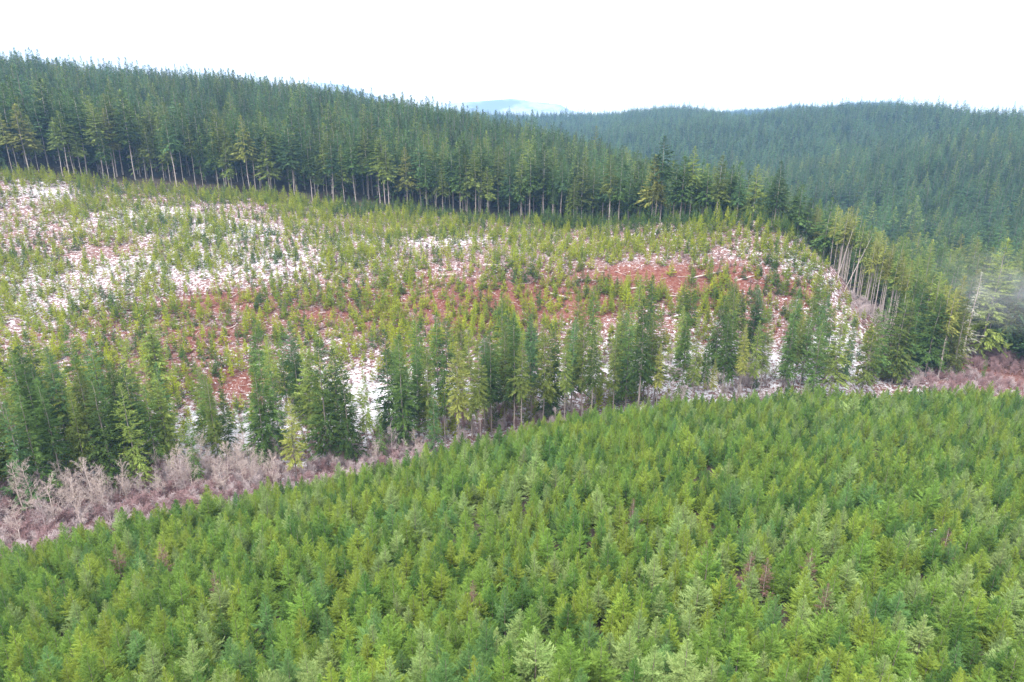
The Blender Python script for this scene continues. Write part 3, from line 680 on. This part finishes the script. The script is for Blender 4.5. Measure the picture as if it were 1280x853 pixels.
# ------------------------------------------------------------------ forests
def forest_left():
    x, y, h, az, rng = grid_pts(290, 1120, -.95, .45, 7.6, 7, .45)
    k7 = knot_h(8, az); edge = k7 + 7 + (vnoise(x, y, 30, 90) - .5) * 8
    azlim = azslope(1000, 270)[0]
    k = (h > edge) & (az < np.where(h < 330, azlim - .01, azlim + (h - 330) / 600 * .12)) & (h < knot_h(11, az) + 90)
    x, y, h, az, edge = x[k], y[k], h[k], az[k], edge[k]; z = ground_z(x, y); n = len(x)
    depth = h - edge
    H = rng.normal(33, 4.4, n) * np.interp(az, [-.7, -.2, .1, .4], [1.08, 1.02, .92, .84]) * np.interp(h - knot_h(8, az), [20, 200], [1, .82]) * (1 + (vnoise(x, y, 60, 91) - .5) * .25)
    H *= np.where(depth < 9, rng.uniform(.72, 1.05, n), 1)
    k = seen(x, y, z + H) & (rng.random(n) > .04)
    x, y, h, az, z, H, depth = [a[k] for a in (x, y, h, az, z, H, depth)]; n = len(x)
    px, py = project(x, y, z + H * .7); vis = inframe(px, py)
    # front rows: individuals
    d = np.sqrt(x * x + y * y + z * z); score = np.where(vis & (depth < 40), H / d, 0); order = np.argsort(-score - np.where(depth < 14, .03, 0)); ind = np.zeros(n, bool); ind[order[:190]] = True
    sw = H / 34 * rng.uniform(.92, 1.3, n); rz = rng.random(n) * 6.283
    u = rng.random(n)
    for q in np.where(ind)[0]:
        first = depth[q] < 10
        hu = ['old_b', 'old_c', 'old_a', 'old_b', 'old_d'][int(u[q] * 4.5)] if first else ['old_a', 'old_c', 'old_b', 'old_a'][int(u[q] * 4)]
        s = int(rng.integers(0, 7))
        e = put_tree(TALL[s], hu, x[q], y[q], z[q] - .3, rz[q], H[q] / 36, sw[q] * (.92 if first else 1.0), 'tall_fir', None, 'fir tree', 'tall firs at the forest edge')
        REG.append((e, '%s fir %s, %s' % (HUEW[hu], 'fronting the upper forest' if first else 'behind the upper forest front', col_words(px[q])), px[q], py[q]))
    o = ~ind; mid = o & (h < 620); far = o & (h >= 620)
    hs = ['old_a', 'old_b', 'old_c']; hue = np.where(u < .42, 0, np.where(u < .62, 1, 2)); var = rng.integers(0, 6, n)
    ms = [(k_.joined, h_) for k_ in FOREST for h_ in hs]
    P = np.stack([x, y, z - .3], -1); S = np.stack([sw, sw, H / 34], -1)
    stuff('fir_forest', 'dense dark fir forest covering the long hill above the logged slope', 'forest', P[o], rz[o], S[o], (var * 3 + hue)[o], ms)
    return n
nl = forest_left()
print('forest left', nl, round(time.time() - T0, 1))

def forest_right():
    P = []; 
    for (h0, h1, step, sd_) in [(245, 950, 8.8, 11), (950, 2000, 9.5, 12), (2000, 3050, 13, 13)]:
        x, y, h, az, rng = grid_pts(h0, h1, -.12, .86, step, sd_, .45)
        azlim = azslope(1000, 270)[0]
        lim = np.where(h < 320, clear_right(h) + .085, np.where(h < 330, azlim, np.where(h < knot_h(11, az) + 90, azlim + (h - 330) / 600 * .12, -.2)))
        k = (az > lim) & ((h > 268 + (vnoise(x, y, 20, 95) - .5) * 14) | (az < azslope(1120, 400)[0])) & (h < 3200)
        x, y, h, az = x[k], y[k], h[k], az[k]; z = ground_z(x, y); n = len(x)
        H = rng.normal(31, 4.4, n) * (1 + (vnoise(x, y, 70, 92) - .5) * .3) * np.interp(h, [250, 500, 1500], [.95, .92, .85])
        k = seen(x, y, z + H, 8 if h0 < 2000 else 3) & (rng.random(n) > .03)
        P.append([a[k] for a in (x, y, z, h, H)])
    x, y, z, h, H = [np.concatenate([p[i] for p in P]) for i in range(5)]; n = len(x); rng = np.random.default_rng(14)
    px, py = project(x, y, z + H * .7); vis = inframe(px, py)
    d = np.sqrt(x * x + y * y + z * z); order = np.argsort(-np.where(vis, H / d, 0)); ind = np.zeros(n, bool); ind[order[:110]] = True
    sw = H / 34 * rng.uniform(1.02, 1.4, n) * np.interp(h, [0, 950, 2000, 3000], [1, 1, 1.15, 1.6]); rz = rng.random(n) * 6.283; u = rng.random(n)
    az = np.arctan2(x, y)
    # the row of bare stems standing along the bank
    for k_, hh in enumerate(np.linspace(316, 236, 62)):
        a_ = float(clear_right(hh)) + rng.uniform(.050, .072); X, Y = hh * math.sin(a_), hh * math.cos(a_)
        s_ = k_ % 4; hu = ['old_d', 'old_b', 'old_d', 'old_b', 'old_a'][int(rng.integers(0, 5))]; Ht = rng.uniform(23, 30)
        e = put_tree(POLE[s_], hu, X, Y, gz(X, Y) - .3, rng.random() * 6.28, Ht / 36, Ht / 36 * rng.uniform(.7, .95), 'tall_fir', None, 'fir tree', 'bare-stemmed firs on the bank')
        REG.append((e, '%s fir on a bare stem by the brown bank, %s' % (HUEW[hu], 'upper part' if hh > 280 else 'lower part'), *project(X, Y, gz(X, Y) + Ht)))
    eb = az - clear_right(h)
    for q in np.where(ind)[0]:
        edge = (h[q] < 335) and eb[q] < .08 and px[q] < 1110
        hu = (['old_d', 'old_b', 'old_d', 'old_b', 'old_a'] if edge else ['old_b', 'old_a', 'old_c', 'old_b', 'old_d'])[int(u[q] * 5)]
        K_ = TALL if edge else (BAND if h[q] < 430 else FOREST)
        s = int(rng.integers(0, 6)); base = {36: 36, 34: 34, 30: 30}[K_[0].H]
        e = put_tree(K_[s], hu, x[q], y[q], z[q] - .3, rz[q], H[q] / base, sw[q] * (.82 if edge else 1), 'tall_fir', None, 'fir tree', 'tall firs right of the logged ridge')
        REG.append((e, '%s fir %s, %s' % (HUEW[hu], 'near the brown bank' if edge else 'in the forest above the smoke' if px[q] > 1130 else 'in the forest past the bank', col_words(px[q])), px[q], py[q]))
    o = ~ind & (h < 1000); f = ~ind & (h >= 1000)
    hs = ['old_a', 'old_b', 'old_c']; hue = np.where(u < .36, 0, np.where(u < .52, 1, 2)); var = rng.integers(0, 6, n)
    PP = np.stack([x, y, z - .3], -1); S = np.stack([sw, sw, H / 34], -1)
    stuff('fir_forest', 'blue-green fir forest on the valley side rising to the right', 'forest', PP[o], rz[o], S[o], (var * 3 + hue)[o], [(k_.joined, h_) for k_ in FOREST for h_ in hs])
    S2 = S.copy(); S2[:, 2] *= 34 / 30.
    stuff('distant_forest', 'hazy blue fir forest on the farthest wooded ridges', 'forest', PP[f], rz[f], S2[f], (rng.integers(0, 4, n) * 2 + (hue == 2))[f], [(k_.joined, h_) for k_ in FARF for h_ in ['old_a', 'old_c']])
    return n
nr = forest_right()
print('forest right', nr, round(time.time() - T0, 1))

# ------------------------------------------------------------------ leafless trees and brush
def bare_tree(seed, H, spread, n1, n2, n3, r0, stems=1, up=.9):
    rng = np.random.default_rng(seed); parts = []
    for st in range(stems):
        a = rng.random() * 6.28; ln = rng.uniform(.04, .14) if stems > 1 else rng.uniform(0, .04)
        zs = np.linspace(0, 1, 6); hh = H * rng.uniform(.75, 1); wob = np.cumsum(rng.normal(0, .014, (6, 2)), 0) * H; wob -= wob[0]
        path = np.stack([wob[:, 0] + math.cos(a) * ln * H * zs ** 1.3, wob[:, 1] + math.sin(a) * ln * H * zs ** 1.3, zs * hh], -1)
        parts.append(tube(path, r0 * (1 - zs * .86), 5))
        for b in range(n1):
            t = rng.uniform(.18, .97); p0 = np.array([np.interp(t, zs, path[:, i]) for i in range(3)])
            az = rng.random() * 6.28; L1 = spread * (1.15 - t * .85) * rng.uniform(.6, 1.1); e = rng.uniform(.35, 1.1) * up
            d = np.array([math.cos(az) * math.cos(e), math.sin(az) * math.cos(e), math.sin(e)])
            mid = p0 + d * L1 * .5 + rng.normal(0, .04, 3) * L1; end = p0 + d * L1 + np.array([0, 0, L1 * .22]) + rng.normal(0, .06, 3) * L1
            rb = max(r0 * (1 - t * .8) * .42, .03)
            parts.append(tube([p0, mid, end], [rb, rb * .6, rb * .25], 4))
            for c in range(n2):
                q = rng.uniform(.2, 1); q0 = p0 + (mid - p0) * q * 2 if q < .5 else mid + (end - mid) * (q - .5) * 2
                d2 = d + rng.normal(0, .5, 3) + [0, 0, .3]; d2 /= np.linalg.norm(d2); L2 = L1 * .42 * rng.uniform(.6, 1.1); q1 = q0 + d2 * L2
                parts.append(tube([q0, (q0 + q1) / 2 + rng.normal(0, .03, 3) * L2, q1], [rb * .4, rb * .3, rb * .12], 3))
                for g in range(n3):
                    g0 = q0 + (q1 - q0) * rng.uniform(.2, 1); d3 = d2 + rng.normal(0, .55, 3); d3 /= np.linalg.norm(d3); g1 = g0 + d3 * L2 * .55
                    parts.append(tube([g0, g1], [rb * .34, rb * .2], 3))
    return merge(parts)
ALD = [mesh_np('alder', *bare_tree(800 + s, 13, 3.4, 32, 9, 5, .15), M['alder'], None, True) for s in range(5)]
ALDL = [mesh_np('alder', *bare_tree(810 + s, 11, 3.0, 28, 9, 5, .12), M['lilactwig'], None, True) for s in range(2)]
SHR = [mesh_np('shrub', *bare_tree(820 + s, 3.4, 1.3, 6, 5, 1, .06, stems=11), M[['pinktwig', 'lilactwig', 'pinktwig'][s % 3]], None, True) for s in range(6)]
def leafless():
    rng = np.random.default_rng(9)
    A = [(38, 572, 8, 'big pale many-branched alder at the left end of the row'), (60, 590, 4, 'pale alder leaning beside the leftmost big one'), (84, 575, 9, 'pale alder in front of the snow, fourth of the left row'), (108, 565, 7, 'tallest pale alder standing before the dark firs'), (122, 580, 12, 'thin pale alder behind the tallest one'),
         (150, 572, 8, 'pale alder with fine twigs beside the tallest'), (172, 590, 6, 'small pinkish alder in the middle of the left row'), (192, 585, 5, 'low spreading alder right of the middle of the row'), (224, 548, 9, 'tall pale alder under the short green fir'), (236, 565, 5, 'pale alder at the foot of the tall one'),
         (258, 560, 12, 'slim pale alder at the left side of the snow gap'), (280, 545, 8, 'upright pale alder beside the bare pole'), (306, 525, 14, 'pale alder standing in the snow gap'), (322, 560, 6, 'thin alder left of the solitary dark fir'), (16, 585, 10, 'pale alder touching the left edge of the view'),
         (470, 555, 3, 'reddish-grey alder sapling by the plantation edge'), (488, 530, 6, 'lilac-grey alder in front of the bright snow'), (505, 545, 3, 'lilac-grey alder right of the bright snow'), (520, 560, 3, 'low grey alder left of the short fir'), (838, 470, 6, 'grey alder in the gap after the central row'), (856, 478, 3, 'small grey alder in the snowy gap'), (696, 505, 2, 'small alder at the plantation edge below the central row')]
    for k, (px, ty, dh, lab) in enumerate(A):
        az0 = azslope(px, 560)[0]; h = float(knot_h(4, az0)) + dh - 6; x, y, z = pt(px, h); Ht = azslope(px, ty)[1] * math.hypot(x, y) - z; Ht = max(4, min(18, Ht))
        me = ALDL[k % 2] if k in (4, 6, 10) or k > 14 else ALD[k % 5]
        base = 11 if me in ALDL else 13
        e = link(bpy.data.objects.new('alder', me)); e.location = (x, y, z - .2); e.scale = (Ht / base * 1.1,) * 2 + (Ht / base * 1.1,); e.rotation_euler = (0, 0, k * 1.7)
        tag(e, lab, 'bare tree', 'leafless alders in the valley')
    for k in range(44):
        px = float(rng.uniform(0, 345)) if k < 36 else float(rng.uniform(455, 545)); az0 = azslope(px, 560)[0]; h = float(knot_h(4, az0)) + rng.uniform(-8, 10); x, y, z = pt(px, h); q = rng.uniform(.5, .9) if k < 36 else rng.uniform(.4, .6)
        me = (ALD + ALDL)[int(rng.integers(0, 7))]; e = link(bpy.data.objects.new('alder', me)); e.location = (x, y, z - .2); e.scale = (q, q, q * 1.05); e.rotation_euler = (0, 0, rng.random() * 6)
        tag(e, None, 'bare tree', 'leafless alders in the valley'); REG.append((e, 'low fuzzy grey-pink alder in the thicket, %s' % col_words(px), px, 0))
    # brush: uncountable thickets
    pts = []; idx = []
    def area(px, py, rx, ry, n, kinds, dh=0):
        cx, cyy, h = hit(px, py); ux, uy = cx / h, cyy / h
        for _ in range(n):
            r = math.sqrt(rng.random()); a = rng.random() * 6.28; p = r * math.cos(a) * rx; q = r * math.sin(a) * ry + dh
            x = cx + uy * p + ux * q; y = cyy - ux * p + uy * q; pts.append((x, y, gz(x, y) - .1)); idx.append(int(rng.choice(kinds)))
    pk, lg = [0, 2, 3, 5], [1, 4]
    area(10, 668, 13, 9, 110, pk); area(70, 640, 22, 8, 90, pk + lg); area(180, 625, 24, 6, 110, lg + pk); area(230, 640, 5, 3, 20, pk)
    area(490, 575, 12, 7, 90, lg + lg + pk); area(650, 530, 26, 6, 70, lg + pk); area(1180, 478, 22, 12, 260, pk + lg); area(1250, 455, 22, 14, 240, pk); area(1120, 470, 8, 6, 40, lg)
    area(880, 470, 30, 8, 90, lg); area(300, 590, 14, 8, 60, lg); area(1060, 350, 7, 26, 120, lg + pk); area(1090, 395, 8, 16, 50, lg)
    for _ in range(620):
        px = rng.uniform(-20, 440) if rng.random() < .85 else rng.uniform(440, 720); a0 = azslope(px, 580)[0]; h = rng.uniform(float(knot_h(3, a0)) + 2, float(knot_h(5, a0)) - 2)
        x, y, z = pt(px, h); pts.append((x, y, z - .1)); idx.append(int(rng.choice(lg + [1, 4] + pk)))
    pts = np.array(pts); n = len(pts); sc = rng.uniform(.6, 1.15, n)
    stuff('brush', 'leafless pink and lilac-grey brush lining the valley bottom and ridge edge', 'brush', pts, rng.random(n) * 6.28, np.stack([sc * 1.3, sc * 1.3, sc], -1), idx, SHR)
    # low brush on the logged slope
    x, y, h, az, r2 = grid_pts(160, 400, -.8, .6, 5.0, 33, .5)
    k = (h > knot_h(5, az)) & (h < knot_h(8, az) - 3) & (az < clear_right(h)) & (vnoise(x, y, 16, 99) > .56); x, y = x[k], y[k]; n = len(x)
    sc = r2.uniform(.3, .75, n)
    stuff('low_brush', 'small leafless pinkish bushes dotted over the logged slope', 'brush', np.stack([x, y, ground_z(x, y) - .1], -1), r2.random(n) * 6.28, np.stack([sc * 1.7, sc * 1.7, sc], -1), r2.integers(0, 6, n), SHR)
leafless()

def slash():
    rng = np.random.default_rng(12); ms = []
    for s in range(6):
        l = [2.2, 3.5, 1.4, 5.0, 2.8, 1.8][s]; r = [.05, .08, .05, .11, .06, .14][s]
        xs = np.linspace(-l / 2, l / 2, 4); ps = [tube(np.stack([xs, rng.normal(0, .05, 4) * l, rng.normal(0, .02, 4) * l], -1), [r, r, r * .8, r * .45], 5)]
        for b in range(4):
            p0 = np.array([rng.uniform(-l / 2, l / 2), 0, 0]); ps.append(tube([p0, p0 + np.array([rng.normal(0, .3), rng.normal(0, .5), abs(rng.normal(.2, .2))])], [r * .4, r * .15], 3))
        ms.append(mesh_np('branch_debris', *merge(ps), M['wood'], None, True))
    x, y, h, az, r2 = grid_pts(150, 440, -.82, .62, 2.6, 41, .5)
    k = (h > knot_h(4, az)) & (h < knot_h(8, az)) & (az < clear_right(h) + .04) & (r2.random(len(x)) < .55); x, y = x[k], y[k]; n = len(x)
    rot = np.stack([r2.normal(0, .15, n), r2.normal(0, .15, n), r2.normal(0, .7, n)], -1)
    stuff('logging_slash', 'pale broken branches and wood scraps strewn over the logged slope', 'slash', np.stack([x, y, ground_z(x, y) + .25], -1), rot, np.ones((n, 3)) * r2.uniform(.6, 1.3, n)[:, None], r2.integers(0, 6, n), ms)
    # long logs one can pick out
    LG = [(885, 345, 14, .25, 'long pale log lying across the red patch'), (845, 372, 9, -.1, 'pale log on the red ground below the longest one'), (930, 352, 8, .3, 'pale log at the right end of the red patch'), (800, 362, 7, .1, 'short pale log at the left of the red patch'), (700, 372, 8, -.5, 'grey slanting log among saplings in the middle of the slope'),
          (560, 345, 7, .1, 'pale log below the snowfields left of the red patches'), (955, 395, 7, .2, 'pale log low on the right of the slope'), (620, 333, 10, .02, 'thin pale log along the upper red strip'), (110, 235, 8, -.2, 'dark-edged log beside the top left snowfield'), (1185, 423, 12, .1, 'weathered log at the back of the red brush clearing')]
    for k_, (px, py, l, a, lab) in enumerate(LG):
        x, y, h = hit(px, py); xs = np.linspace(-l / 2, l / 2, 7)
        zz = [gz(x + q * math.cos(a), y + q * math.sin(a)) for q in xs]; z0 = zz[3]
        path = np.stack([xs, rng.normal(0, .06, 7), np.array(zz) - z0 + .45], -1)
        o = link(bpy.data.objects.new('fallen_log', mesh_np('fallen_log', *tube(path, np.linspace(.34, .16, 7), 8), M['wood'], None, True))); o.location = (x, y, z0); o.rotation_euler = (0, 0, a)
        tag(o, lab, 'log', 'fallen logs')
    # leaning bare stems on the ridge edge
    for k_, (px, py, H, tx, lab) in enumerate([(1056, 362, 21, .36, 'bare pale stem leaning well over to the right at the ridge edge'), (1046, 350, 20, .18, 'thin bare stem leaning right beside the longer one')]):
        x, y, h = hit(px, py); zs = np.linspace(0, 1, 8)
        path = np.stack([np.sin(zs * tx) * H * .9, np.zeros(8), zs * H * math.cos(tx)], -1)
        o = link(bpy.data.objects.new('leaning_stem', mesh_np('leaning_stem', *merge([tube(path, .16 * (1 - zs * .8), 6)] + snag_twigs(k_, H * .6, .8, 6, 1.2)), M['pale_bark'], None, True))); o.location = (x, y, gz(x, y) - .3)
        tag(o, lab, 'dead tree', 'leaning bare stems')
slash()

# ------------------------------------------------------------------ smoke and haze
def smoke():
    bx, by, bz = pt(1250, 246); me = bpy.data.meshes.new('smoke')
    import bmesh
    bm = bmesh.new(); bmesh.ops.create_icosphere(bm, subdivisions=3, radius=1)
    bm.to_mesh(me); bm.free()
    m, t = newmat('smoke_wisps'); tc = N(t, 'ShaderNodeTexCoord')
    ln = N(t, 'ShaderNodeVectorMath', operation='LENGTH'); L(t, tc.outputs['Object'], ln.inputs[0])
    fall = N(t, 'ShaderNodeMapRange', i1=1.0, i2=.2); L(t, ln.outputs['Value'], fall.inputs[0])
    nn = N(t, 'ShaderNodeTexNoise', i2=2.2, i3=4.0, i4=.6); L(t, tc.outputs['Object'], nn.inputs[0])
    nr_ = N(t, 'ShaderNodeMapRange', i1=.42, i2=.75, i3=0, i4=.05); L(t, nn.outputs[0], nr_.inputs[0])
    mu = N(t, 'ShaderNodeMath', operation='MULTIPLY'); L(t, fall.outputs[0], mu.inputs[0]); L(t, nr_.outputs[0], mu.inputs[1])
    v = N(t, 'ShaderNodeVolumePrincipled'); v.inputs['Color'].default_value = (.86, .84, .95, 1); L(t, mu.outputs[0], v.inputs['Density'])
    o = N(t, 'ShaderNodeOutputMaterial'); L(t, v.outputs[0], o.inputs['Volume']); me.materials.append(m)
    ob = link(bpy.data.objects.new('smoke', me)); ob.location = (bx, by, bz + 27); ob.scale = (26, 10, 13); ob.rotation_euler = (0, .2, -.6)
    tag(ob, 'thin pale lilac smoke drifting before the firs at the right edge', 'smoke', None, 'stuff')
smoke()
def haze():
    x0, x1, y0, y1, z0, z1 = -4000, 4000, -150, 6200, -330, 420
    V = np.array([(x, y, z) for x in (x0, x1) for y in (y0, y1) for z in (z0, z1)], float)
    Fc = np.array([(0, 1, 3, 2), (4, 6, 7, 5), (0, 4, 5, 1), (2, 3, 7, 6), (0, 2, 6, 4), (1, 5, 7, 3)])
    m, t = newmat('haze_air'); v = N(t, 'ShaderNodeVolumePrincipled'); v.inputs['Color'].default_value = (.34, .59, 1.0, 1); v.inputs['Density'].default_value = HAZE; v.inputs['Anisotropy'].default_value = 0
    o = N(t, 'ShaderNodeOutputMaterial'); L(t, v.outputs[0], o.inputs['Volume'])
    ob = link(bpy.data.objects.new('haze', mesh_np('haze', V, Fc, m))); tag(ob, 'faint pale blue haze lying over the whole valley', 'haze', None, 'stuff')
HAZE = 0.00013
haze()

# ------------------------------------------------------------------ labels: where alike trees share a phrase, say which one
ORD = ['leftmost', 'second from left', 'third from left', 'fourth from left', 'fifth from left', 'sixth from left', 'seventh from left', 'eighth from left', 'ninth from left', 'tenth from left', 'eleventh from left', 'twelfth from left', 'thirteenth from left', 'fourteenth from left', 'fifteenth from left', 'sixteenth from left', 'seventeenth from left', 'eighteenth from left', 'nineteenth from left', 'twentieth from left', 'twenty-first from left', 'twenty-second from left']
_d = {}
for r_ in REG: _d.setdefault(r_[1], []).append(r_)
for b_, l_ in _d.items():
    l_.sort(key=lambda r: float(r[2]))
    for k_, r_ in enumerate(l_):
        r_[0]['label'] = b_ if len(l_) == 1 or len(l_) > 22 else b_ + ', ' + ('rightmost' if k_ == len(l_) - 1 else ORD[k_])
        if len(l_) > 22: print('shared', len(l_), b_)
print('done', round(time.time() - T0, 1), 'objects', len(scene.objects))
